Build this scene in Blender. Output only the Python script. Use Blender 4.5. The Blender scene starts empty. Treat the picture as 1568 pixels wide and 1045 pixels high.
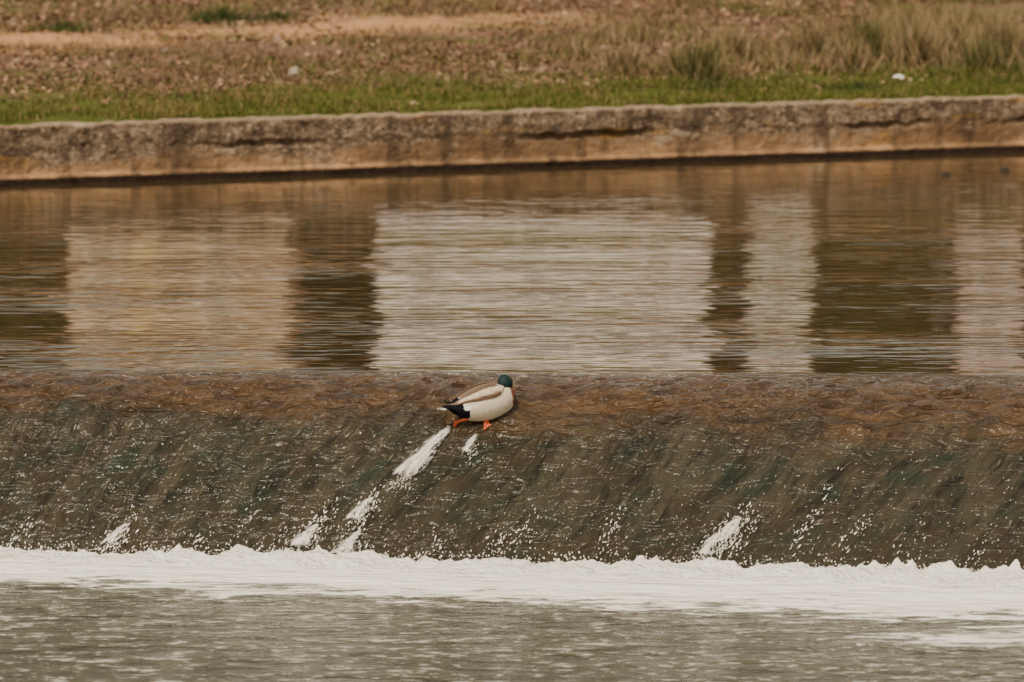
import bpy, math, random, bmesh
import numpy as np
from mathutils import Vector, Matrix, noise as mn
random.seed(7); rng=np.random.default_rng(7)
S=bpy.context.scene
rad=math.radians
H=3.33
# ------------------------------------------------------------ helpers
def link(o):
    S.collection.objects.link(o); return o
def mesh_obj(name, verts, faces, mat=None, smooth=False, cols=None, parent=None):
    me=bpy.data.meshes.new(name)
    me.from_pydata([tuple(v) for v in verts],[],[tuple(f) for f in faces]); me.update()
    if smooth: me.polygons.foreach_set('use_smooth',[True]*len(me.polygons))
    if cols is not None:
        ca=me.color_attributes.new(name='Col',type='FLOAT_COLOR',domain='POINT')
        c=np.ones((len(verts),4),dtype=np.float32); c[:,:3]=np.asarray(cols)[:,:3]
        ca.data.foreach_set('color',c.ravel())
    if mat: me.materials.append(mat)
    o=bpy.data.objects.new(name,me); link(o)
    if parent: o.parent=parent
    return o
def grid_faces(nr,nc):
    i=np.arange(nr-1)[:,None]*nc+np.arange(nc-1)[None,:]
    i=i.ravel()
    return np.stack([i,i+1,i+nc+1,i+nc],1).tolist()
class NT:
    def __init__(s,name):
        s.m=bpy.data.materials.new(name); s.m.use_nodes=True
        s.t=s.m.node_tree; s.t.nodes.clear()
        s.out=s.t.nodes.new('ShaderNodeOutputMaterial')
        s.b=s.t.nodes.new('ShaderNodeBsdfPrincipled')
        s.t.links.new(s.b.outputs[0],s.out.inputs[0])
        s.geo=s.t.nodes.new('ShaderNodeNewGeometry'); s.pos=s.geo.outputs['Position']
        s.sep=s.t.nodes.new('ShaderNodeSeparateXYZ'); s.t.links.new(s.pos,s.sep.inputs[0])
        s.x,s.y,s.z=s.sep.outputs
    def set(s,inp,v):
        if isinstance(v,bpy.types.NodeSocket): s.t.links.new(v,inp)
        else: inp.default_value=v
    def math(s,op,a,b=0.0,clamp=False):
        n=s.t.nodes.new('ShaderNodeMath'); n.operation=op; n.use_clamp=clamp
        s.set(n.inputs[0],a); s.set(n.inputs[1],b); return n.outputs[0]
    def mr(s,v,a,b,c=0.0,d=1.0,smooth=True):
        n=s.t.nodes.new('ShaderNodeMapRange'); n.interpolation_type='SMOOTHSTEP' if smooth else 'LINEAR'
        s.set(n.inputs['Value'],v); s.set(n.inputs['From Min'],a); s.set(n.inputs['From Max'],b)
        s.set(n.inputs['To Min'],c); s.set(n.inputs['To Max'],d); return n.outputs[0]
    def comb(s,a,b,c=0.0):
        n=s.t.nodes.new('ShaderNodeCombineXYZ'); s.set(n.inputs[0],a); s.set(n.inputs[1],b); s.set(n.inputs[2],c); return n.outputs[0]
    def mapv(s,scale,rot=(0,0,0),loc=(0,0,0),src=None):
        n=s.t.nodes.new('ShaderNodeMapping'); s.t.links.new(src or s.pos,n.inputs[0])
        n.inputs['Scale'].default_value=scale; n.inputs['Rotation'].default_value=rot; n.inputs['Location'].default_value=loc
        return n.outputs[0]
    def noise(s,vec,scale=1.0,detail=3.0,rough=0.5,dist=0.0,col=False):
        n=s.t.nodes.new('ShaderNodeTexNoise'); s.t.links.new(vec,n.inputs['Vector'])
        n.inputs['Scale'].default_value=scale; n.inputs['Detail'].default_value=detail
        n.inputs['Roughness'].default_value=rough; n.inputs['Distortion'].default_value=dist
        return n.outputs['Color' if col else 'Fac']
    def mix(s,f,a,b,mode='MIX'):
        n=s.t.nodes.new('ShaderNodeMix'); n.data_type='RGBA'; n.blend_type=mode
        s.set(n.inputs[0],f)
        for k,v in ((6,a),(7,b)):
            if isinstance(v,tuple) and len(v)==3: v=(*v,1)
            s.set(n.inputs[k],v)
        return n.outputs[2]
    def attr(s,name='Col'):
        n=s.t.nodes.new('ShaderNodeAttribute'); n.attribute_name=name; return n
    def bump(s,h,strength=1.0,dist=1.0,normal=None):
        n=s.t.nodes.new('ShaderNodeBump'); s.set(n.inputs['Height'],h)
        n.inputs['Strength'].default_value=strength; n.inputs['Distance'].default_value=dist
        if normal: s.t.links.new(normal,n.inputs['Normal'])
        s.t.links.new(n.outputs[0],s.b.inputs['Normal']); return n.outputs[0]
    def P(s,**k):
        names={'color':'Base Color','rough':'Roughness','ior':'IOR','spec':'Specular IOR Level','metal':'Metallic','trans':'Transmission Weight','alpha':'Alpha','coat':'Coat Weight','sheen':'Sheen Weight'}
        for a,v in k.items():
            if isinstance(v,tuple) and len(v)==3: v=(*v,1)
            s.set(s.b.inputs[names[a]],v)
        return s.m
def simple(name,col,rough=0.7,var=0.15,scale=8,spec=0.3):
    n=NT(name); f=n.noise(n.mapv((1,1,1)),scale,2)
    c=n.mix(f,tuple(x*(1-var) for x in col),tuple(min(1,x*(1+var)) for x in col))
    n.P(color=c,rough=rough,spec=spec); return n.m
def attr_mat(name,rough=0.7,spec=0.3,bs=0,bd=0.003):
    n=NT(name); c=n.attr().outputs['Color']
    if bs:
        f=n.noise(n.mapv((1,1,1)),60,3)
        c=n.mix(0.6,c,n.mix(f,(0.45,0.45,0.45),(1.45,1.45,1.45)),'MULTIPLY')
        n.bump(n.noise(n.mapv((1,1,1)),bs,3),0.6,bd)
    n.P(color=c,rough=rough,spec=spec)
    return n.m
# ------------------------------------------------------------ world + sun
w=bpy.data.worlds.new("World"); S.world=w; w.use_nodes=True
t=w.node_tree; bg=t.nodes['Background']
sky=t.nodes.new('ShaderNodeTexSky'); sky.sky_type='NISHITA'; sky.sun_disc=False
SE,SR=rad(50),rad(205)
sky.sun_elevation=SE; sky.sun_rotation=SR; sky.air_density=1.2; sky.dust_density=4.0
hs=t.nodes.new('ShaderNodeHueSaturation'); hs.inputs['Saturation'].default_value=0.35
t.links.new(sky.outputs[0],hs.inputs['Color'])
mx=t.nodes.new('ShaderNodeMix'); mx.data_type='RGBA'; mx.blend_type='MULTIPLY'; mx.inputs[0].default_value=1
t.links.new(hs.outputs[0],mx.inputs[6]); mx.inputs[7].default_value=(1.24,1.06,0.83,1)
t.links.new(mx.outputs[2],bg.inputs[0]); bg.inputs[1].default_value=0.15
sl=bpy.data.lights.new('sun','SUN'); sl.energy=4.2; sl.angle=rad(12); sl.color=(1,0.90,0.73)
so=link(bpy.data.objects.new('sun',sl))
d=Vector((math.sin(SR)*math.cos(SE),math.cos(SR)*math.cos(SE),math.sin(SE)))
so.rotation_euler=d.to_track_quat('Z','Y').to_euler(); so.location=d*50
# ------------------------------------------------------------ camera
cam=bpy.data.cameras.new('camera'); co=link(bpy.data.objects.new('camera',cam)); S.camera=co
cam.sensor_width=36; cam.lens=186; cam.clip_end=3000; cam.clip_start=0.5
co.location=(0,-30,H); co.rotation_euler=(rad(90-6.01),0,0)
cam.dof.use_dof=True; cam.dof.focus_distance=29.6; cam.dof.aperture_fstop=3.4
# ------------------------------------------------------------ weir form
def cl(x): return 7*math.tanh(x/7)
def y_crest(x): return -0.057*cl(x)
def y_toe(x): return -1.58-0.17*cl(x)
def g(s):
    if s<0: return 0.0
    return 1.25*s*s if s<.55 else .378125+1.375*(s-.55)
LZ=-0.89
def weir(x,s,disp=True):
    y=y_crest(x)+(y_toe(x)-y_crest(x))*s
    e=.045+.05*mn.noise(Vector((x*.9,0,21)))+.02*mn.noise(Vector((x*3,0,22)))
    fade=max(0,1-s/.5)
    se=max(0.0,s-max(0,e)*fade)
    z=LZ*g(se)
    if disp:
        k=min(1,max(0,s*4)); q=x-.7*y
        kk=1 if s<.45 else max(.35,1-(s-.45)*3)
        n1=mn.noise(Vector((x*2.2+y*0.8,y*3.4,0.3)))*0.020
        n2=mn.noise(Vector((x*5+q*2,y*9,4.1)))*0.015
        n3=mn.noise(Vector((x*13+q*3,y*17,9.1)))*0.0075
        r=abs(mn.noise(Vector((x*4+q,y*10,14.1))))*-0.020
        z+=k*kk*(n1+n2+n3+r)
    return (x,y,z)
xs=np.concatenate([np.linspace(-60,-4.2,40)[:-1],np.linspace(-4.2,4.2,800),np.linspace(4.2,60,40)[1:]])
ss=np.linspace(0,1.12,210)
vs=[weir(x,s) for s in ss for x in xs]
cols=[(s,0,0) for s in ss for x in xs]
POOL=(0.042,0.030,0.014)
def pool_height(n):
    r1=n.noise(n.mapv((0.8,2.3,0)),1,2,0.5)
    r2=n.noise(n.mapv((1.7,6.5,0),loc=(3,1,0)),1,2,0.5)
    r3=n.noise(n.mapv((0.3,0.6,0)),1,0,0.5)
    near=n.mr(n.y,0.0,14.0,1.0,0.40)
    hp=n.math('ADD',n.math('MULTIPLY',r1,0.0110),n.math('MULTIPLY',r2,0.0125))
    hp=n.math('MULTIPLY',hp,near)
    return n.math('MULTIPLY',hp,n.mr(r3,0.3,0.7,0.5,1.5))
n=NT('pool_water'); n.bump(pool_height(n),1.0,1.0)
n.P(color=POOL,rough=.015,ior=1.33); PM=n.m
n=NT('weir_water')
sA=n.attr(); sc=n.t.nodes.new('ShaderNodeSeparateColor'); n.t.links.new(sA.outputs['Color'],sc.inputs[0]); s_=sc.outputs[0]
big=n.noise(n.mapv((1.2,2.4,2)),1.2,4,.6)
sn=n.math('ADD',s_,n.math('MULTIPLY',n.math('SUBTRACT',big,.5),.25))
flow=n.math('MULTIPLY',n.mr(sn,0.02,0.18),n.mr(s_,0,.05))
wv=n.noise(n.mapv((4,4,4)),1,1,0.5,0,True)
off=n.t.nodes.new('ShaderNodeVectorMath'); off.operation='MULTIPLY_ADD'
n.t.links.new(wv,off.inputs[0]); off.inputs[1].default_value=(0.10,0.08,0.05); n.t.links.new(n.pos,off.inputs[2])
sp=n.t.nodes.new('ShaderNodeSeparateXYZ'); n.t.links.new(off.outputs[0],sp.inputs[0])
ac=n.math('SUBTRACT',sp.outputs[0],n.math('MULTIPLY',sp.outputs[1],0.8))
v0=n.noise(n.comb(n.math('MULTIPLY',ac,4.5),n.math('MULTIPLY',sp.outputs[1],1.5),7.0),1,3,0.6,0.3)
v1=n.noise(n.comb(n.math('MULTIPLY',ac,11),n.math('MULTIPLY',sp.outputs[1],4)),1,3,0.6,0.2)
v2=n.noise(n.comb(n.math('MULTIPLY',ac,34),n.math('MULTIPLY',sp.outputs[1],12),3.0),1,3,0.6,0.2)
v3=n.noise(n.mapv((5,15,6),src=off.outputs[0]),1.0,3,0.55,0.5)
ridge=n.math('ABSOLUTE',n.math('SUBTRACT',v3,0.5))
hf=n.math('ADD',n.math('MULTIPLY',v1,0.036),n.math('MULTIPLY',v2,0.017))
crestk=n.mr(s_,0.35,0.6,1.0,0.25)
hf=n.math('SUBTRACT',hf,n.math('MULTIPLY',n.math('MULTIPLY',ridge,0.17),crestk))
hf=n.math('MULTIPLY',hf,n.mr(s_,0.0,0.22))
hp=n.math('MULTIPLY',pool_height(n),n.mr(s_,.0,.15,1,0))
n.bump(n.math('ADD',hp,hf),1.0,1.0)
brown=n.mix(n.mr(v3,0.34,0.66),(0.042,0.023,0.010),(0.088,0.047,0.019))
brown=n.mix(n.mr(big,0.42,0.62,0,.55),brown,(0.042,0.026,0.013))
brown=n.mix(n.mr(ridge,.022,.0,0,.32),brown,(.20,.135,.08))  # bright caustic lines painted into the colour along ripple ridges
dark=n.mix(n.mr(n.noise(n.mapv((2.8,3.5,4.2)),1.3,4,0.65),0.40,0.64),(0.026,0.020,0.011),(0.015,0.021,0.013))
dark=n.mix(n.mr(v0,0.42,0.62,0,.6),dark,(0.052,0.043,0.026))
dark=n.mix(n.mr(v2,0.46,0.74,0,.55),dark,(0.060,0.052,0.034))
dark=n.mix(n.mr(v1,0.32,0.5,0.8,0.0),dark,(0.007,0.007,0.0045))
low=n.mr(s_,0.72,0.95)
dark=n.mix(n.math('MULTIPLY',low,0.40),dark,(0.030,0.023,0.013))
dark=n.mix(n.math('MULTIPLY',n.mr(v2,.64,.74),.5),dark,(.22,.20,.155))  # sparkle highlights painted into the face colour as pale flecks
edge=n.math('ADD',s_,n.math('MULTIPLY',n.math('SUBTRACT',big,0.5),0.40))
edge=n.math('SUBTRACT',edge,n.math('MULTIPLY',n.x,0.022))
face=n.mr(edge,0.30,0.54)
c=n.mix(face,brown,dark)
c=n.mix(flow,POOL,c)
n.P(color=c,rough=n.mr(s_,0.0,0.5,0.02,0.07),ior=1.34,spec=0.5)
WM=n.m
mesh_obj('weir',vs,grid_faces(len(ss),len(xs)),WM,True,cols)
ys=np.concatenate([[0.0],np.geomspace(0.02,1,30)])
vs=[]
def y_wall(x): return 16.0+0.47*x if abs(x)<12 else 16.0+0.47*math.copysign(12+ (abs(x)-12)*0.3,x)
for f in ys:
    for x in xs:
        y0=y_crest(x); vs.append((x,y0+(y_wall(x)+0.3-y0)*f,0))
mesh_obj('river_water',vs,grid_faces(len(ys),len(xs)),PM,True)
# ------------------------------------------------------------ lower river
n=NT('lower_river_water')
dt=n.math('SUBTRACT',n.math('SUBTRACT',-1.58,n.math('MULTIPLY',n.x,0.165)),n.y)
a1=n.noise(n.mapv((1.1,2.6,0)),1,2,0.6,0.6)
a2=n.noise(n.mapv((3.2,7.0,0)),1,3,0.65,0.6)
a3=n.noise(n.mapv((10,19,0)),1,3,0.65)
h=n.math('ADD',n.math('ADD',n.math('MULTIPLY',a1,0.10),n.math('MULTIPLY',a2,0.075)),n.math('MULTIPLY',a3,0.025))
n.bump(h,1.0,1.0)
wd=n.math('ADD',n.math('MULTIPLY',n.x,0.10),0.95)
st=n.noise(n.mapv((1.6,4.2,0),loc=(0,3,0)),1,5,0.7,0.6)
st2=n.noise(n.mapv((3.6,9,0),loc=(0,7,0)),1,5,0.74,0.5)
dd=n.math('ADD',dt,n.math('MULTIPLY',n.math('SUBTRACT',st,0.5),2.6))
m1=n.mr(n.math('SUBTRACT',wd,dd),-0.85,0.50)
mm=n.math('ADD',st2,n.math('MULTIPLY',m1,0.46))
m1=n.math('MULTIPLY',n.mr(m1,0,.3),n.mr(mm,0.60,0.80))
ex=n.math('DIVIDE',n.math('SUBTRACT',n.x,2.45),1.0); ey=n.math('DIVIDE',n.math('ADD',n.y,4.0),0.42)
er=n.math('SQRT',n.math('ADD',n.math('MULTIPLY',ex,ex),n.math('MULTIPLY',ey,ey)))
m2=n.mr(n.math('ADD',n.noise(n.mapv((3,10,0)),1,5,0.75,1.0),n.mr(er,1.4,0.1,0,.36)),0.68,0.88)
spk=n.math('MULTIPLY',n.mr(n.math('ADD',a3,n.math('MULTIPLY',a2,.6)),0.83,1.0),0.45)
m=n.math('MAXIMUM',n.math('MAXIMUM',m1,n.math('MULTIPLY',m2,0.9)),spk)
basec=n.mix(n.mr(a2,0.38,0.62),(0.024,0.024,0.012),(0.088,0.082,0.047))
basec=n.mix(n.mr(a1,0.38,0.62,0,.5),basec,(0.065,0.060,0.034))
n.P(color=n.mix(m,basec,(0.88,0.85,0.77)),rough=n.mr(m,0,1,0.12,0.9),ior=1.33,spec=0.24)
lv=[(-150,3,LZ),(150,3,LZ),(150,-45,LZ),(-150,-45,LZ)]
mesh_obj('lower_river_water',lv,[(0,3,2,1)],n.m)
n=NT('foam')
f1=n.noise(n.mapv((22,22,22)),1,4,0.65)
f2=n.noise(n.mapv((5,8,8)),1,3,0.6)
n.P(color=n.mix(n.mr(f2,0.35,0.7),(0.84,0.81,0.74),(0.95,0.94,0.88)),rough=0.8,spec=0.2)
n.bump(n.math('ADD',f1,f2),0.9,0.06)
FM=n.m
fx=np.arange(-8,8,0.010); nv=38
vs=[]
peaks=[(random.uniform(-7,7),random.uniform(.008,.040),random.uniform(.015,.06)) for _ in range(90)]
pk=np.zeros(len(fx))
for px_,ph_,pw_ in peaks: pk+=ph_*np.exp(-np.abs((fx-px_)/pw_)**1.3)
for j in range(nv):
    v=j/(nv-1)
    for ii,x in enumerate(fx):
        wdt=0.50+0.05*cl(x)+0.20*mn.noise(Vector((x*1.3,0,2)))+.10*mn.noise(Vector((x*5,0,2)))
        n0=mn.noise(Vector((x*2.1,v*1.2,1))); n1=mn.noise(Vector((x*7,v*4,5))); n2=mn.noise(Vector((x*22,v*12,8))); n3=mn.noise(Vector((x*55,v*30,8)))
        spike=pk[ii]*math.exp(-((v-0.14-.1*n0)/0.09)**2)*(1+.5*n2)
        prof=math.sin(math.pi*min(1,(v+0.02)**0.55))
        hh=prof*(0.044+0.042*n0+0.030*n1+0.018*n2+.008*n3)+spike
        y=y_toe(x)+0.10-v*wdt+0.06*n1+.03*n2
        vs.append((x+0.012*n2,y,LZ-0.014+max(0,hh)))
mesh_obj('river_foam',vs,grid_faces(nv,len(fx)),FM,True)
# ------------------------------------------------------------ splashes
n=NT('splash_water')
n.P(color=(0.84,0.81,0.75),rough=0.25,spec=0.6)
SM=n.m
def drops(name,items):
    V=[];F=[]
    base=[(0,0,1),(1,0,0),(0,1,0),(-1,0,0),(0,-1,0),(0,0,-1)]
    fc=[(0,1,2),(0,2,3),(0,3,4),(0,4,1),(5,2,1),(5,3,2),(5,4,3),(5,1,4)]
    for (p,r,dv,l) in items:
        q=Vector(dv).to_track_quat('Z','Y'); k=len(V)
        for b in base:
            vv=Vector((b[0]*r*random.uniform(.6,1.2),b[1]*r*random.uniform(.6,1.2),b[2]*r*l)); vv=q@vv
            V.append((p[0]+vv.x,p[1]+vv.y,p[2]+vv.z))
        F+= [tuple(a+k for a in f) for f in fc]
    return mesh_obj(name,V,F,SM,True)
clusters=[(-2.17,.94,.07,130),(-2.72,.95,.05,50),(-1.05,.84,.05,50),(-.82,.82,.07,130),(-1.12,.93,.09,110),(-.88,.95,.08,110),(-.09,.94,.06,45),(.07,.88,.05,45),(.55,.86,.05,45),(1.2,.87,.09,260),(1.08,.93,.07,110),(1.59,.85,.05,48),(1.83,.87,.04,30),(-1.75,.98,.06,48),(-1.47,.88,.04,30),(.5,.96,.05,30),(-.45,.97,.07,40),(1.95,.8,.03,10),(2.5,.93,.05,26),(1.72,.72,.03,12),(-1.3,.97,.1,48),(2.1,.96,.08,40)]
it=[]
for cx,cs,r,k in clusters:
    for i in range(k):
        s=cs+random.gauss(0,.045)
        x=cx+random.gauss(0,r*.55)-(s-cs)*1.0
        p=weir(x,min(s,1.0)); hgt=abs(random.gauss(0,.022))+.006
        it.append(((p[0],p[1]-hgt*.5,p[2]+hgt),random.uniform(.0018,.0042)*(1.6 if random.random()<.25 else 1),(-0.5+random.gauss(0,.25),-.6,-.6+random.gauss(0,.3)),random.uniform(1.5,4)))
for i in range(1100):
    x=random.uniform(-3.2,3.2); s=1-abs(random.gauss(0,.2)); 
    if s<.5: continue
    p=weir(x,s); it.append(((p[0],p[1]-.008,p[2]+.008),random.uniform(.0010,.0025),(-.5,-.6,-.6),random.uniform(1,5)))
for i in range(1300):
    x=random.uniform(-3.4,3.4); p=(x,y_toe(x)-random.uniform(-.05,.45),LZ+.04+abs(random.gauss(0,.024)))
    it.append((p,random.uniform(.002,.006),(0,0,1),random.uniform(1,1.6)))
drops('water_splash',it)
n=NT('thin_white_water')
a_=n.attr(); sc=n.t.nodes.new('ShaderNodeSeparateColor'); n.t.links.new(a_.outputs['Color'],sc.inputs[0])
al,acx,sd=sc.outputs
stv=n.noise(n.comb(n.math('MULTIPLY',acx,6),n.math('MULTIPLY',al,4),n.math('MULTIPLY',sd,20)),1,4,.7,.3)
edgef=n.math('MULTIPLY',n.math('MULTIPLY',acx,n.math('SUBTRACT',1,acx)),4)
endf=n.math('MULTIPLY',n.mr(al,0,.12),n.mr(al,1.0,.75))
alpha=n.mr(n.math('ADD',stv,n.math('MULTIPLY',n.math('MULTIPLY',edgef,endf),.34)),.64,.90)
n.P(color=(.80,.77,.72),rough=.2,spec=.6,alpha=n.math('MULTIPLY',alpha,.80))
n.bump(stv,.8,.01); TM=n.m
def sheet(V,F,C,x0,s0,dx,ds,w0,w1,lift,sd):
    NA,NB=26,12; k=len(V)
    for i in range(NA):
        u=i/(NA-1)
        for j in range(NB):
            v=j/(NB-1); s=s0+ds*u; wdt=w0+(w1-w0)*u
            x=x0+dx*u+(v-.5)*wdt
            p=weir(x,s); l=.008+lift*math.sin(math.pi*min(1,u*.9+.05))*(1-.5*abs(v-.5)*2)+.006*mn.noise(Vector((x*40,s*30,sd*9)))
            V.append((p[0],p[1]-l*.5,p[2]+l)); C.append((u,v,sd))
    for i in range(NA-1):
        for j in range(NB-1): F.append((k+i*NB+j,k+i*NB+j+1,k+(i+1)*NB+j+1,k+(i+1)*NB+j))
V=[];F=[];C=[]
sheet(V,F,C,-.345,.455,-.29,.25,.05,.25,.022,.1)
sheet(V,F,C,-.335,.455,-.25,.22,.04,.16,.034,.4)
sheet(V,F,C,-.19,.49,-.09,.09,.03,.09,.012,.7)
mesh_obj('water_jet',V,F,TM,True,C)
V=[];F=[];C=[]
for i,(cx,cs,r,k) in enumerate(clusters):
    if k>50: sheet(V,F,C,cx+.05,cs-.07,-.12,.11,r*.6,r*2.2,.025,(i*.37)%1)
mesh_obj('white_water_burst',V,F,TM,True,C)
its=[]
J0,JL=.46,.24
for i in range(420):
    prog=random.random()**.7*1.12; x=-.345-prog*.26+random.gauss(0,.006+.030*prog); s=J0+JL*prog
    p=weir(x,s); its.append(((p[0],p[1]-.015,p[2]+.012+abs(random.gauss(0,.014))),random.uniform(.0010,.0026),(-.62+random.gauss(0,.1),-.5,-.6),random.uniform(2,7)))
for i in range(70):
    x=-.22+random.gauss(0,.03); s=.53+abs(random.gauss(0,.04)); p=weir(x,s)
    its.append(((p[0],p[1]-.01,p[2]+.01),random.uniform(.0012,.0025),(-.6,-.5,-.6),random.uniform(1.2,4)))
drops('water_spray',its)
# ------------------------------------------------------------ bank terrain
def ground_z(x,y):
    d=y-y_wall(x)
    z=.49+.05*max(0,min(d,36))+ (0 if d<36 else 0.006*(d-36))
    if d>0.3:
        z+=0.04*mn.noise(Vector((x*.9,y*.9,0)))*min(1,d)+0.02*mn.noise(Vector((x*3,y*3,0)))*min(1,d)
    return z
gx=np.concatenate([-np.geomspace(6,700,22)[::-1],np.linspace(-6,6,121)[1:-1],np.geomspace(6,700,22)])
gd=np.concatenate([np.linspace(0.12,14,110),np.geomspace(14,900,26)[1:]])
vs=[(x,y_wall(x)+d_,ground_z(x,y_wall(x)+d_)) for d_ in gd for x in gx]
n=NT('grassy_bank')
dw=n.math('SUBTRACT',n.math('SUBTRACT',n.y,16.0),n.math('MULTIPLY',n.x,0.47))
q1=n.noise(n.mapv((.8,.8,.8)),1,5,.6); q2=n.noise(n.mapv((5,5,5)),1,4,.65); q3=n.noise(n.mapv((22,22,22)),1,3,.6)
litter=n.mix(n.mr(q3,.35,.65),(.085,.047,.031),(.215,.13,.083))
litter=n.mix(n.mr(q2,.45,.7),litter,(.175,.11,.07))
green=n.mix(n.mr(q3,.35,.65),(.04,.055,.008),(.09,.105,.018))
dn=n.math('ADD',dw,n.math('MULTIPLY',n.math('SUBTRACT',q1,.5),3.4)); dn=n.math('ADD',dn,n.math('MULTIPLY',n.math('SUBTRACT',q2,.5),2.0))
c=n.mix(n.mr(dn,1.8,4.0),green,litter)
c=n.mix(n.math('MULTIPLY',n.mr(n.noise(n.mapv((.5,.9,1),loc=(5,2,0)),1,4,.6),.46,.60),.8),c,(.095,.095,.024))
pathd=n.math('ABSOLUTE',n.math('SUBTRACT',n.math('SUBTRACT',n.y,24.6),n.math('MULTIPLY',n.x,0.72)))
pathd=n.math('ADD',pathd,n.math('MULTIPLY',n.math('SUBTRACT',q1,.5),3.8)); pathd=n.math('ADD',pathd,n.math('MULTIPLY',n.math('SUBTRACT',q2,.5),2.6))
c=n.mix(n.math('MULTIPLY',n.mr(pathd,1.3,.2),n.mr(n.x,2.2,-1.2,0,.95)),c,n.mix(q3,(.36,.195,.09),(.54,.31,.155)))
n.P(color=c,rough=.95,spec=.1); n.bump(n.math('ADD',q3,q2),.8,.05)
mesh_obj('ground',vs,grid_faces(len(gd),len(gx)),n.m,True)
mesh_obj('river_bed',[(-900,-900,-2.2),(900,-900,-2.2),(900,900,-2.2),(-900,900,-2.2)],[(0,1,2,3)],simple('mud',(.1,.08,.05)))
V=[(-150,-44,-2.2),(150,-44,-2.2),(150,-46,-.4),(-150,-46,-.4),(150,-400,.5),(-150,-400,.5)]
mesh_obj('near_bank',V,[(0,1,2,3),(3,2,4,5)],simple('near_grass',(.08,.09,.03)))
# ------------------------------------------------------------ retaining wall
def wall_out(x,z):
    e=mn.noise(Vector((x*.7,0,17)))
    er_=min(1,max(0,(e-.02)*5))*(1 if x>-2.2 else max(0,1-(-2.2-x)*1.2))
    o=.0+.014*mn.noise(Vector((x*3,z*5,2)))+.008*mn.noise(Vector((x*14,z*14,2)))+.004*mn.noise(Vector((x*40,z*40,2)))
    lo=.30+.05*mn.noise(Vector((x*1.7,0,7)))+.03*mn.noise(Vector((x*8,0,7)))
    t_=min(1,max(0,(z-lo)*25+.5))
    o+=t_*(.008+.030*er_+.014*mn.noise(Vector((x*9,z*9,1))))
    if lo-.05<z<lo: o-=.03*er_
    if z<.085: o+=.035*min(1,(.085-z)*60)+.010*mn.noise(Vector((x*4,z,9)))
    return o
wx=np.concatenate([np.linspace(-60,-6,50)[:-1],np.linspace(-6,6.2,900),np.linspace(6.2,60,50)[1:]])
wz=np.concatenate([[-.8],np.linspace(-.02,.50,56)])
vs=[]
def wtop(x): return .5+.016*mn.noise(Vector((x*3,0,0)))+.012*mn.noise(Vector((x*11,0,0)))
for z in wz:
    for x in wx:
        o=wall_out(x,z); zz=z*(wtop(x)/.5) if z>0 else z
        if z>.485: o-=.012
        vs.append((x,y_wall(x)-o,zz))
for k,dz in ((.12,.002),(.24,.0),(.26,-.05),(.27,-.8)):
    for x in wx:
        vs.append((x,y_wall(x)+k,wtop(x)+dz))
n=NT('old_concrete_wall')
p1=n.noise(n.mapv((.9,.9,2)),1,5,.65); p2=n.noise(n.mapv((7,7,9)),1,5,.7); p3=n.noise(n.mapv((24,24,28)),1,3,.65)
top=n.mix(n.mr(p2,.38,.62),(.085,.058,.039),(.22,.155,.103))
top=n.mix(n.mr(p3,.54,.66,0,.8),top,(.38,.29,.20)); top=n.mix(n.mr(p3,.44,.34,0,.75),top,(.035,.024,.016))
lowc=n.mix(n.mr(p1,.38,.62),(.16,.095,.050),(.38,.225,.115)); lowc=n.mix(n.mr(p2,.45,.7,0,.6),lowc,(.13,.080,.048))
zz=n.math('ADD',n.z,n.math('MULTIPLY',n.math('SUBTRACT',p1,.5),.6))
zz=n.math('ADD',zz,n.math('MULTIPLY',n.math('SUBTRACT',p2,.5),.18))
c=n.mix(n.mr(zz,.12,.30),lowc,top)
lich=n.mr(n.noise(n.mapv((1.0,1,4),loc=(2,0,0)),1,5,.65),.57,.68,0,.75)
c=n.mix(lich,c,(.29,.155,.025))
stn=n.mr(n.noise(n.mapv((5,5,1.2)),1,5,.65),.47,.66,0,.75)
c=n.mix(stn,c,(.06,.040,.026))
c=n.mix(n.mr(n.noise(n.mapv((2.6,2.6,5)),1,5,.65),.60,.70,0,.65),c,(.40,.32,.23))
c=n.mix(n.mr(n.z,.475,.495,0,.5),c,(.34,.25,.17))
wet=n.mr(n.math('ADD',n.z,n.math('MULTIPLY',n.math('SUBTRACT',p1,.5),.02)),.058,.044)
c=n.mix(wet,c,(.022,.013,.009))
n.P(color=c,rough=.92,spec=.15); n.bump(n.math('ADD',p2,n.math('MULTIPLY',p3,.4)),.9,.03)
mesh_obj('retaining_wall',vs,grid_faces(len(wz)+4,len(wx)),n.m,True)
# ------------------------------------------------------------ grass, litter
def blades(name,N,fn,mat):
    V=np.zeros((N,3,3)); C=np.zeros((N,3,3))
    for i in range(N):
        x,y,hgt,wd_,lean,col=fn()
        a=random.uniform(0,math.pi); z=ground_z(x,y)-.005
        dx,dy=math.cos(a)*wd_/2,math.sin(a)*wd_/2
        la=random.uniform(0,2*math.pi)
        V[i]=[(x-dx,y-dy,z),(x+dx,y+dy,z),(x+math.cos(la)*lean,y+math.sin(la)*lean,z+hgt)]
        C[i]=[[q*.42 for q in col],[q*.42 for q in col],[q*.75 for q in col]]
    f=np.arange(N*3).reshape(N,3).tolist()
    return mesh_obj(name,V.reshape(-1,3).tolist(),f,mat,False,C.reshape(-1,3))
GM=attr_mat('grass_blades',.7,.2)
def jit(c,v=.3):
    k=random.uniform(1-v,1+v); return [q*k*random.uniform(.9,1.1) for q in c]
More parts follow.
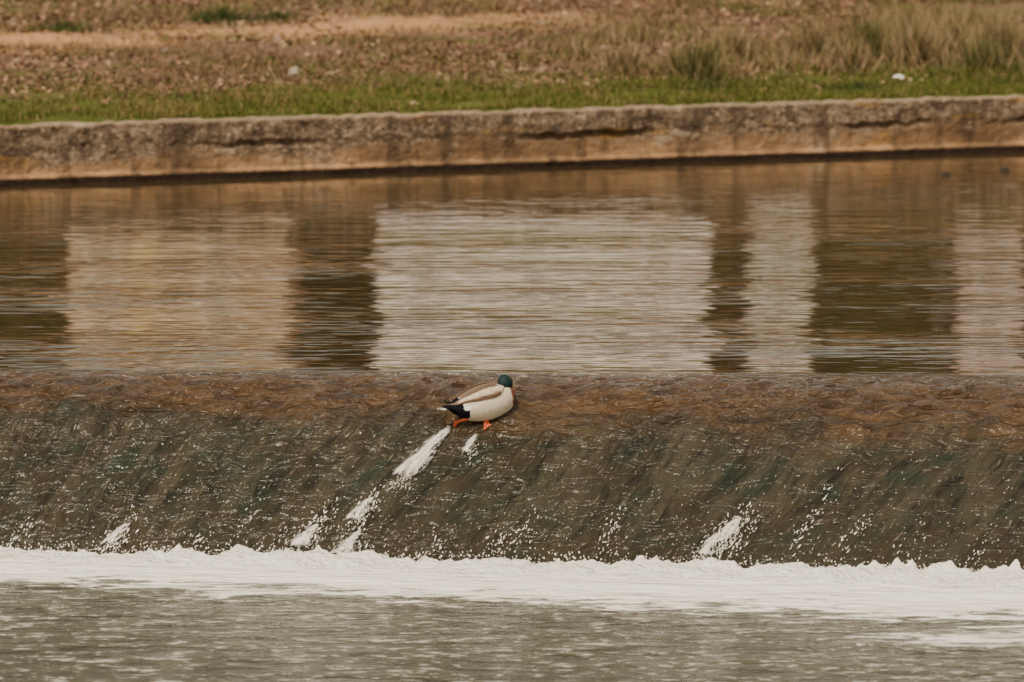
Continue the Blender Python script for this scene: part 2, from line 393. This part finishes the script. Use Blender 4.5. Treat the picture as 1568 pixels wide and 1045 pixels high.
def f_green():
    while True:
        x=random.uniform(-6.2,6.4); dd_=abs(random.gauss(0,2.2))+.27
        if mn.noise(Vector((x*1.2,dd_*1.6,3)))*2.4+ (1.5-dd_)*.5 > random.uniform(-.7,.5): break
    hgt=random.uniform(.02,.07)
    col=(.105,.132,.014) if random.random()<.68+.07*x/3-.1*dd_*(x<0)*.5+.4*mn.noise(Vector((x*1.5,dd_*2,40))) else (.29,.21,.08)
    return x,y_wall(x)+dd_,hgt,.012,.03,jit(col)
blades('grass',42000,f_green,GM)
def f_dry():
    while True:
        x=random.uniform(-6.5,7); dd_=random.uniform(1.2,13)
        y=y_wall(x)+dd_
        q=mn.noise(Vector((x*.6,y*.8,3)))+.12*(x>1)
        if x<1 and abs(y-24.6-.72*x)<.5: continue
        if q>random.uniform(-.2,.3): break
    g_=mn.noise(Vector((x*.9,y*.9,33)))>.12
    col=random.choice([(.12,.14,.025),(.10,.12,.022),(.17,.15,.04),(.26,.19,.09)] if g_ else [(.38,.25,.125),(.28,.19,.09),(.24,.13,.07),(.16,.13,.04),(.10,.07,.035)])
    return x,y,random.uniform(.03,.11),.014,.07,jit(col,.25)
blades('dry_grass',38000,f_dry,GM)
tufts=[(1.75,2.1,.22,.42,700,'g'),(1.55,2.6,.3,.36,500,'s'),(1.1,3.2,.3,.32,400,'s'),(3.2,2.4,.3,.40,450,'s'),(3.9,3.2,.35,.5,800,'s'),(4.5,2.5,.35,.42,500,'g'),(4.75,3.4,.4,.55,800,'s'),(3.0,4.2,.5,.42,500,'s'),(5.0,1.6,.3,.3,300,'g'),(2.1,4.3,.5,.34,500,'s'),(-2.95,9.0,.4,.19,600,'d'),(-4.4,8.2,.45,.15,400,'d'),(-2.4,9.3,.4,.12,300,'d'),(.6,4.9,.5,.22,350,'s'),(1.2,6,.6,.28,350,'s'),(4.0,5.3,.6,.45,600,'s'),(3.5,4.0,.5,.5,500,'g'),(4.4,4.6,.5,.5,500,'s'),(2.6,3.2,.5,.25,350,'s'),(1.8,1.4,.5,.10,500,'d'),(3.2,1.2,.6,.08,600,'d'),(4.6,1.2,.6,.08,600,'d')]
for tx,td,tr,th,tn,k in tufts:
    def ft():
        r=abs(random.gauss(0,tr*.5)); a=random.uniform(0,6.28); x=tx+r*math.cos(a); y=y_wall(tx)+td+r*math.sin(a)
        pal={'g':[(.12,.13,.03),(.32,.24,.11),(.07,.08,.02)],'s':[(.50,.36,.20),(.40,.28,.15),(.22,.19,.06),(.14,.10,.05)],'d':[(.06,.09,.02),(.09,.12,.025),(.05,.06,.02)]}[k]
        return x,y,th*random.uniform(.3,1.1)*(1-.3*r/tr),.013,th*random.uniform(.1,.6),jit(random.choice(pal))
    blades('grass_tuft',tn,ft,GM)
N=34000; V=[];C=[]
pal=[(.22,.118,.070),(.27,.155,.09),(.155,.082,.05),(.34,.225,.145),(.19,.108,.082),(.08,.046,.03)]
while len(C)<N*4:
    x=random.uniform(-6.5,7); dd_=random.uniform(.8,13); y=y_wall(x)+dd_
    if dd_<2.6 and random.random()<.9-.15*(dd_-1): continue
    if mn.noise(Vector((x*.5,y*.6,8)))<random.uniform(-.4,.15): continue
    if x<1.2 and abs(y-24.6-.72*x)<.55 and random.random()<.6: continue
    z=ground_z(x,y)+random.uniform(.004,.02); r=random.uniform(.012,.036); a=random.uniform(0,6.28)
    tx_,ty_=random.gauss(0,.4),random.gauss(0,.4); c=jit(random.choice(pal),.25)
    for k in range(4):
        ax,ay=r*math.cos(a+k*1.571)*(1 if k%2 else .6),r*math.sin(a+k*1.571)*(1 if k%2 else .6)
        V.append((x+ax,y+ay,z+ax*tx_+ay*ty_)); C.append(c)
mesh_obj('leaf_litter',V,np.arange(len(V)).reshape(-1,4).tolist(),attr_mat('dead_leaves',.8,.2),False,C)
def rock(name,x,y,z,r,col,flat=.6):
    bpy_me=bpy.data.meshes.new(name)
    bm=bmesh.new(); bmesh.ops.create_icosphere(bm,subdivisions=3,radius=r)
    for v in bm.verts:
        k=1+.35*mn.noise(v.co*(1.6/r)+Vector((x,y,0))); v.co*=k; v.co.z*=flat
    bm.to_mesh(bpy_me); bm.free(); bpy_me.materials.append(simple(name+'_m',col)); o=link(bpy.data.objects.new(name,bpy_me)); o.location=(x,y,z); return o
x=3.6; rock('litter_scrap',x,y_wall(x)+1.55,ground_z(x,y_wall(x)+1.55)+.03,.05,(.70,.66,.60),.5)
x=-2.0; rock('stone',x,y_wall(x)+3.4,ground_z(x,y_wall(x)+3.4)+.03,.055,(.27,.22,.17),1.0)
for x,dd_ in ((-3.3,6),(-2.3,7),(.9,5.2),(.3,7.7),(2.7,6.2),(1.9,7),(-4.6,5.4)):
    rock('stone',x,y_wall(x)+dd_,ground_z(x,y_wall(x)+dd_)+.01,random.uniform(.03,.05),(.24,.17,.12))
def stick(x,y):
    pts=[(x-.03,y,-.02),(x,y,.012),(x+.03,y,.018),(x+.05,y,-.01)]
    me=bpy.data.meshes.new('twig'); me.from_pydata(pts,[(0,1),(1,2),(2,3)],[]); o=link(bpy.data.objects.new('floating_twig',me))
    o.modifiers.new('k','SKIN')
    for v in me.skin_vertices[0].data: v.radius=(.014,.014)
    me.materials.append(simple('bark_twig',(.03,.022,.015)))
stick(3.7,15.2); stick(4.25,15.7)
# ------------------------------------------------------------ buildings beyond the bank (seen mirrored)
def box(name,x0,x1,y0,y1,z0,z1,mat,par):
    v=[(x,y,z) for z in (z0,z1) for x,y in ((x0,y0),(x1,y0),(x1,y1),(x0,y1))]
    return mesh_obj(name,v,[(0,3,2,1),(4,5,6,7),(0,1,5,4),(1,2,6,5),(2,3,7,6),(3,0,4,7)],mat,False,None,par)
glass=simple('window_glass',(.22,.19,.15),.2,.1); roofm=simple('roof_tiles',(.28,.13,.08),.8,.3,3)
doorm=simple('door_wood',(.12,.07,.04)); framem=simple('frame_paint',(.7,.68,.62))
def house(name,x0,x1,y,h,col,bands=(),zg=2.2,wins=None,low=(.20,.15,.09),mid=None,zs=9.2,zm=10.7):
    e=bpy.data.objects.new(name,None); link(e)
    mid=mid or tuple((a+b)/2.2 for a,b in zip(col,low))
    m=simple(name+'_plaster',col,.85,.08,.7); ml=simple(name+'_baked_dark_tier',low,.85,.12,.9); mm_=simple(name+'_baked_mid_tier',mid,.85,.1,.9)  # reflection brightening towards the crest is painted into these wall tiers' colours
    box('walls_lower',x0,x1,y,y+9,zg-.6,zs,ml,e)
    box('walls_middle',x0,x1,y,y+9,zs+.001,zm,mm_,e)
    box('walls_upper',x0,x1,y,y+9,zm+.001,zg+h,m,e)
    for i,(bx0,bx1,bc) in enumerate(bands):
        box('painted_bay',bx0,bx1,y-.06,y-.001,zs-.5,zm+.3,simple(name+'_bay%d'%i,bc,.85,.08,.7),e)
    v=[(x0-.2,y-.5,zg+h+.003),(x1+.2,y-.5,zg+h+.003),(x1+.2,y+9.5,zg+h+.003),(x0-.2,y+9.5,zg+h+.003),(x0-.2,y+4.5,zg+h+2.4),(x1+.2,y+4.5,zg+h+2.4)]
    mesh_obj('roof',v,[(0,1,5,4),(2,3,4,5),(0,4,3),(1,2,5),(0,3,2,1)],roofm,False,None,e)
    ws=wins or [(x0+x1)/2]; fl=max(2,int(h/3.1))
    for f in range(fl):
        for k,cx in enumerate(ws):
            cz=zg+1.0+f*3.1
            if f==0 and k==0:
                box('door',cx-.5,cx+.5,y-.11,y-.065,zg-.05,zg+2.1,doorm,e); continue
            box('window_frame',cx-.45,cx+.45,y-.10,y-.063,cz,cz+1.2,framem,e)
            box('window_glass',cx-.35,cx+.35,y-.125,y-.103,cz+.1,cz+1.1,glass,e)
    return e
HB=110
house('cream_house',-11.8,-5.95,HB,12.5,(.68,.54,.39),[(-10.1,-9.5,(.56,.43,.17))],wins=[-7.8,-10.9],low=(.17,.12,.06),mid=(.34,.25,.15))
house('white_apartment_building',-3.6,5.3,HB,14.5,(.90,.83,.79),[(3.2,5.28,(.46,.34,.31))],wins=[-2.4,3.9,.6],low=(.18,.17,.09),mid=(.42,.37,.28))
house('narrow_white_house',6.4,8.1,HB+2,13.5,(.76,.71,.66),low=(.10,.09,.045),mid=(.24,.21,.15),zm=11.2)
house('pink_house',12.0,13.8,HB+2,13.5,(.66,.54,.49),low=(.13,.09,.06),mid=(.28,.20,.155),zm=11.0)
# ------------------------------------------------------------ trees
LMm=attr_mat('leaves',.8,.1); BK=simple('bark',(.10,.075,.05))
def tree(name,x,y,hh,cr,seed):
    random.seed(seed); e=bpy.data.objects.new(name,None); link(e); e.location=(x,y,2.4)
    pts=[(0,0,-.3),(.1,0,hh*.3),(-.1,.1,hh*.55),(.1,0,hh*.85)]; ed=[(0,1),(1,2),(2,3)]; rr=[.35,.26,.18,.05]; tips=[]
    for k in range(11):
        b=random.choice([1,1,2,2,3]); a=k*2.4; q=pts[b]; L=cr*random.uniform(.6,1)
        m_=(q[0]+L*.5*math.cos(a),q[1]+L*.5*math.sin(a),q[2]+L*.3); t_=(q[0]+L*math.cos(a),q[1]+L*math.sin(a),q[2]+L*.6+random.uniform(-1,1))
        i=len(pts); pts+=[m_,t_]; ed+=[(b,i),(i,i+1)]; rr+=[.10,.03]; tips+=[m_,t_]
    me=bpy.data.meshes.new('trunk'); me.from_pydata(pts,ed,[]); o=link(bpy.data.objects.new('trunk',me)); o.parent=e
    o.modifiers.new('k','SKIN')
    for i,v in enumerate(me.skin_vertices[0].data): v.radius=(rr[i],rr[i])
    me.materials.append(BK)
    V=[];C=[]
    cl_=[(Vector(p),random.uniform(.6,1.2)) for p in tips]+[(Vector((random.gauss(0,cr*.45),random.gauss(0,cr*.45),hh*random.uniform(.3,1.0))),random.uniform(.6,1.3)) for _ in range(34)]
    for c0,r in cl_:
        tone=random.uniform(.5,1.4)
        for i in range(80):
            p=c0+Vector((random.gauss(0,r*.5),random.gauss(0,r*.5),random.gauss(0,r*.5))); sz=random.uniform(.10,.24)
            u=Vector((random.gauss(0,1),random.gauss(0,1),random.gauss(0,1))).normalized(); v=u.orthogonal().normalized()
            cc=[q*tone for q in random.choice([(.085,.075,.028),(.10,.075,.036),(.07,.075,.025)])]
            for s1,s2 in ((-1,-1),(1,-1),(1,1),(-1,1)): V.append(tuple(p+u*s1*sz+v*s2*sz)); C.append(cc)
    mesh_obj('crown',V,np.arange(len(V)).reshape(-1,4).tolist(),LMm,False,C,e)
for i,(x,y,hh,cr) in enumerate([(-15.5,112,16,2.4),(-4.8,121,18,1.6),(10.1,112,15,.9),(-20,114,17,4),(18,112,17,3.0),(23,114,16,4)]):
    tree('tree',x,y,hh,cr,100+i)
random.seed(5)
V=[];C=[]
for i in range(42000):
    x=random.uniform(-60,60); top=19+4*mn.noise(Vector((x*.12,0,0)))+2.5*mn.noise(Vector((x*.5,0,4)))
    z=1.5+(top)*random.random()**.85; y=132+random.gauss(0,3)
    tone=.55+.9*(mn.noise(Vector((x*.35,z*.12,2)))+.5); sz=random.uniform(.25,.55)
    u=Vector((random.gauss(0,1),random.gauss(0,1),random.gauss(0,1))).normalized(); v=u.orthogonal().normalized()
    cc=[q*tone for q in random.choice([(.115,.083,.036),(.14,.090,.044),(.085,.083,.031)])]
    for s1,s2 in ((-1,-1),(1,-1),(1,1),(-1,1)):
        V.append((x+(u.x*s1+v.x*s2)*sz,y+(u.y*s1+v.y*s2)*sz,z+(u.z*s1+v.z*s2)*sz)); C.append(cc)
mesh_obj('woodland',V,np.arange(len(V)).reshape(-1,4).tolist(),LMm,False,C)
# ------------------------------------------------------------ mallard
duck=bpy.data.objects.new('mallard_duck',None); link(duck)
R=np.array([(-.225,.034,.016,.004),(-.195,.027,.034,.012),(-.16,.014,.052,.034),(-.12,.006,.072,.060),(-.07,.001,.088,.080),(-.02,.0,.097,.092),(.03,.000,.099,.095),(.075,.001,.094,.089),(.115,.002,.084,.080),(.145,.004,.068,.068),(.168,.008,.046,.049),(.182,.010,.015,.018)])
RX=np.linspace(R[0,0],R[-1,0],200)
def cr(xq,k):
    xs_=R[:,0]; ys_=R[:,k]; m_=np.gradient(ys_,xs_); i=int(min(len(xs_)-2,max(0,np.searchsorted(xs_,xq)-1)))
    h_=xs_[i+1]-xs_[i]; t_=min(1,max(0,(xq-xs_[i])/h_))
    return (2*t_**3-3*t_**2+1)*ys_[i]+(t_**3-2*t_**2+t_)*h_*m_[i]+(-2*t_**3+3*t_**2)*ys_[i+1]+(t_**3-t_**2)*h_*m_[i+1]
TB=np.array([[cr(x,k) for k in (1,2,3)] for x in RX])
def ring(x): return [float(np.interp(x,RX,TB[:,k])) for k in range(3)]
def bp(x,th,k=1.0):
    zc,w_,h_=ring(x); c_,s_=math.cos(th),math.sin(th)
    return (x, w_*k*math.copysign(abs(c_)**.9,c_), zc+h_*k*s_*(1.0 if s_>0 else .95))
X=np.concatenate([np.linspace(-.225,.17,130),[.176,.182]]); T=100
V=[];C=[]
cream=(.62,.54,.42); black=(.008,.008,.012); chest=(.16,.065,.042)
for x in X:
    for j in range(T):
        th=2*math.pi*j/T; p=bp(x,th); V.append(p)
        jn=.012*mn.noise(Vector(p)*30)+.004*mn.noise(Vector(p)*150)
        if x<-.128+jn+.02*(p[2]<0): c=black
        elif x<-.105+jn and p[2]<.02: c=(.8,.78,.72)
        elif x>.142+jn: c=chest
        elif p[2]>.062: c=(.16,.115,.08)
        else:
            k=.90+.16*mn.noise(Vector((x*60,p[1]*200,p[2]*140))); c=tuple(q*k for q in cream)
        C.append(c)
F=[(i*T+j,i*T+(j+1)%T,(i+1)*T+(j+1)%T,(i+1)*T+j) for i in range(len(X)-1) for j in range(T)]
F+= [tuple(range(T))[::-1], tuple((len(X)-1)*T+j for j in range(T))]
FE=attr_mat('feathers',.95,.04,160,.003)
mesh_obj('body',V,F,FE,True,C,duck)
for sgn,nm in ((-1,'wing_near'),(1,'wing_far')):
    V=[];C=[]; nx,nt=80,36
    for i in range(nx):
        u=i/(nx-1); x=.105-u*.315
        lo=rad(16)+rad(16)*u+rad(20)*max(0,u-.5); hi=rad(76)-rad(12)*u
        edge=max(0,(abs(u-.5)*2)**5)
        mid=(lo+hi)/2+rad(6); 
        for j in range(nt):
            v=j/(nt-1); th=(lo+(hi-lo)*v)*(1-edge*.85)+mid*edge*.85
            th_=th if sgn>0 else math.pi-th
            k=1.045+.03*math.sin(math.pi*v)
            xx=max(x,-.19); p=list(bp(xx,th_,k)); p[0]=x
            if u>.85: p[2]+=.01*(u-.85)/.15
            V.append(p)
            k2=.85+.35*mn.noise(Vector((x*50,v*9,sgn)))
            vv=v+.05*mn.noise(Vector((x*25,v*6,3)))
            if vv<.18: c=(.11,.065,.045)
            elif vv<.28: c=(.27,.19,.135)
            elif vv<.68: c=(.56,.47,.365)
            else: c=(.14,.095,.068)
            if u>.80: c=(.17,.115,.08)
            if u<.1: c=tuple(.5*(a+b) for a,b in zip(c,cream))
            C.append(tuple(q*k2 for q in c))
    o=mesh_obj(nm,V,grid_faces(nx,nt),FE,True,C,duck)
    md=o.modifiers.new('t','SOLIDIFY'); md.thickness=.004; md.offset=0
V=[];F=[];C=[]
for i in range(9):
    a=(i-4)*rad(8.5); L=.06; r0=(-.185,0,.03+.002*(i%2)); k=len(V)
    dx,dy=-math.cos(a),math.sin(a); w_=.011
    for tt,ww in ((0,.6),(.5,1),(.85,.8),(1,.15)):
        for sd in (-1,1):
            V.append((r0[0]+dx*L*tt-dy*w_*ww*sd*-1, r0[1]+dy*L*tt+dx*w_*ww*sd, r0[2]+.006*tt-.02*abs(math.sin(a)))); C.append((.75,.72,.68) if abs(i-4)>1 else (.2,.16,.13))
    for q in range(3): F.append((k+q*2,k+q*2+1,k+q*2+3,k+q*2+2))
o=mesh_obj('tail',V,F,FE,False,C,duck); md=o.modifiers.new('t','SOLIDIFY'); md.thickness=.003
def skin(name,pts,edges,radii,mat,par,sub=2):
    me=bpy.data.meshes.new(name); me.from_pydata(pts,edges,[]); o=link(bpy.data.objects.new(name,me)); o.parent=par
    sk=o.modifiers.new('k','SKIN'); sk.use_smooth_shade=True
    for i,v in enumerate(me.skin_vertices[0].data):
        r=radii[i]; v.radius=r if isinstance(r,tuple) else (r,r)
    me.skin_vertices[0].data[0].use_root=True
    md=o.modifiers.new('s','SUBSURF'); md.levels=sub; md.render_levels=sub
    me.materials.append(mat)
    return o
skin('tail_curl',[(-.17,0,.045),(-.20,0,.058),(-.203,0,.072),(-.190,0,.076)],[(0,1),(1,2),(2,3)],[.008,.006,.005,.003],simple('black_feather',(.01,.01,.012),.5),duck)
n=NT('head_feathers'); 
n.P(color=n.mix(n.noise(n.mapv((90,90,90)),1,2),(.004,.013,.013),(.006,.028,.026)),rough=.65,spec=.2)
HM=n.m
def ellip(name,c0,r,mat,par,rot=0,nu=28,nvv=20,shape=None,col=None):
    V=[]
    for i in range(nvv+1):
        ph=math.pi*i/nvv-math.pi/2
        for j in range(nu):
            a=2*math.pi*j/nu; p=Vector((r[0]*math.cos(ph)*math.cos(a),r[1]*math.cos(ph)*math.sin(a),r[2]*math.sin(ph)))
            if shape: p=shape(p)
            p=Matrix.Rotation(rot,3,'Z')@p; V.append(tuple(p+Vector(c0)))
    F=[(i*nu+j,i*nu+(j+1)%nu,(i+1)*nu+(j+1)%nu,(i+1)*nu+j) for i in range(nvv) for j in range(nu)]
    return mesh_obj(name,V,F,mat,True,col,par)
hc=(.140,-.014,.074); hr=rad(40)
ellip('head',hc,(.050,.039,.044),HM,duck,hr,shape=lambda p:Vector((p.x,p.y*(1-.25*max(0,p.x)/.05),p.z*(1-.30*max(0,p.x)/.05)+(.004 if p.x<0 else 0))))
skin('neck',[(.108,-.010,.012),(.124,-.012,.040),(.136,-.014,.064)],[(0,1),(1,2)],[.050,.046,.040],HM,duck)
fw=Vector((math.cos(hr),math.sin(hr),-.35))
bl=[tuple(Vector(hc)+fw*k+Vector((0,0,-.006))) for k in (.033,.053,.073,.088)]
skin('bill',bl,[(0,1),(1,2),(2,3)],[(.014,.013),(.012,.009),(.012,.006),(.010,.004)],simple('bill_yellow',(.42,.36,.06),.4),duck)
eye=simple('eye',(.01,.008,.006),.1)
for sd in (-1,1):
    pe=Vector(hc)+Matrix.Rotation(hr,3,'Z')@Vector((.022,sd*.0295,.010)); ellip('eye',tuple(pe),(.005,.005,.005),eye,duck,nu=10,nvv=8)
SC=1.09
yaw,pitch=rad(25),rad(-11)
feet=[(-.318,.455),(-.150,.475)]
bc=Vector((-.165,-.66,-.25+.140))
duck.location=bc; duck.scale=(SC,SC,SC); duck.rotation_euler=(0,pitch,yaw)
Mi=(Matrix.Translation(bc)@duck.rotation_euler.to_matrix().to_4x4()@Matrix.Scale(SC,4)).inverted()
OM=simple('orange_leg',(.48,.095,.03),.6,.2,60)
for i,((fxx,fs),att) in enumerate(zip(feet,[(-.100,-.035,-.045),(.0,-.035,-.08)])):
    p=Vector(weir(fxx,fs)); p.z+=.006
    top=Vector(att); foot=Mi@(p+Vector((0,0,.010))); mid=(top*.5+foot*.5)+Vector((-.010,0,0))
    skin('leg_%d'%(i+1),[tuple(top),tuple(mid),tuple(foot)],[(0,1),(1,2)],[.014,.0070,.0058],OM,duck)
    yw=rad(62); V=[]
    def wp(a,b):
        q=Vector((p.x+a*math.cos(yw)-b*math.sin(yw),p.y+a*math.sin(yw)+b*math.cos(yw),0))
        s=(q.y-y_crest(q.x))/(y_toe(q.x)-y_crest(q.x)); z=weir(q.x,s)[2]
        return Vector((q.x,q.y,z+.008))
    L=[(-.016,0),(0,-.007),(.032,-.023),(.030,-.010),(.042,0),(.030,.010),(.032,.023),(0,.007)]
    pts=[tuple(Mi@wp(a,b)) for a,b in L]
    o=mesh_obj('foot_%d'%(i+1),pts,[(0,1,7),(1,2,3),(1,3,4,7),(4,5,7),(5,6,7)],OM,False,None,duck)
    md=o.modifiers.new('t','SOLIDIFY'); md.thickness=.006; md.offset=0
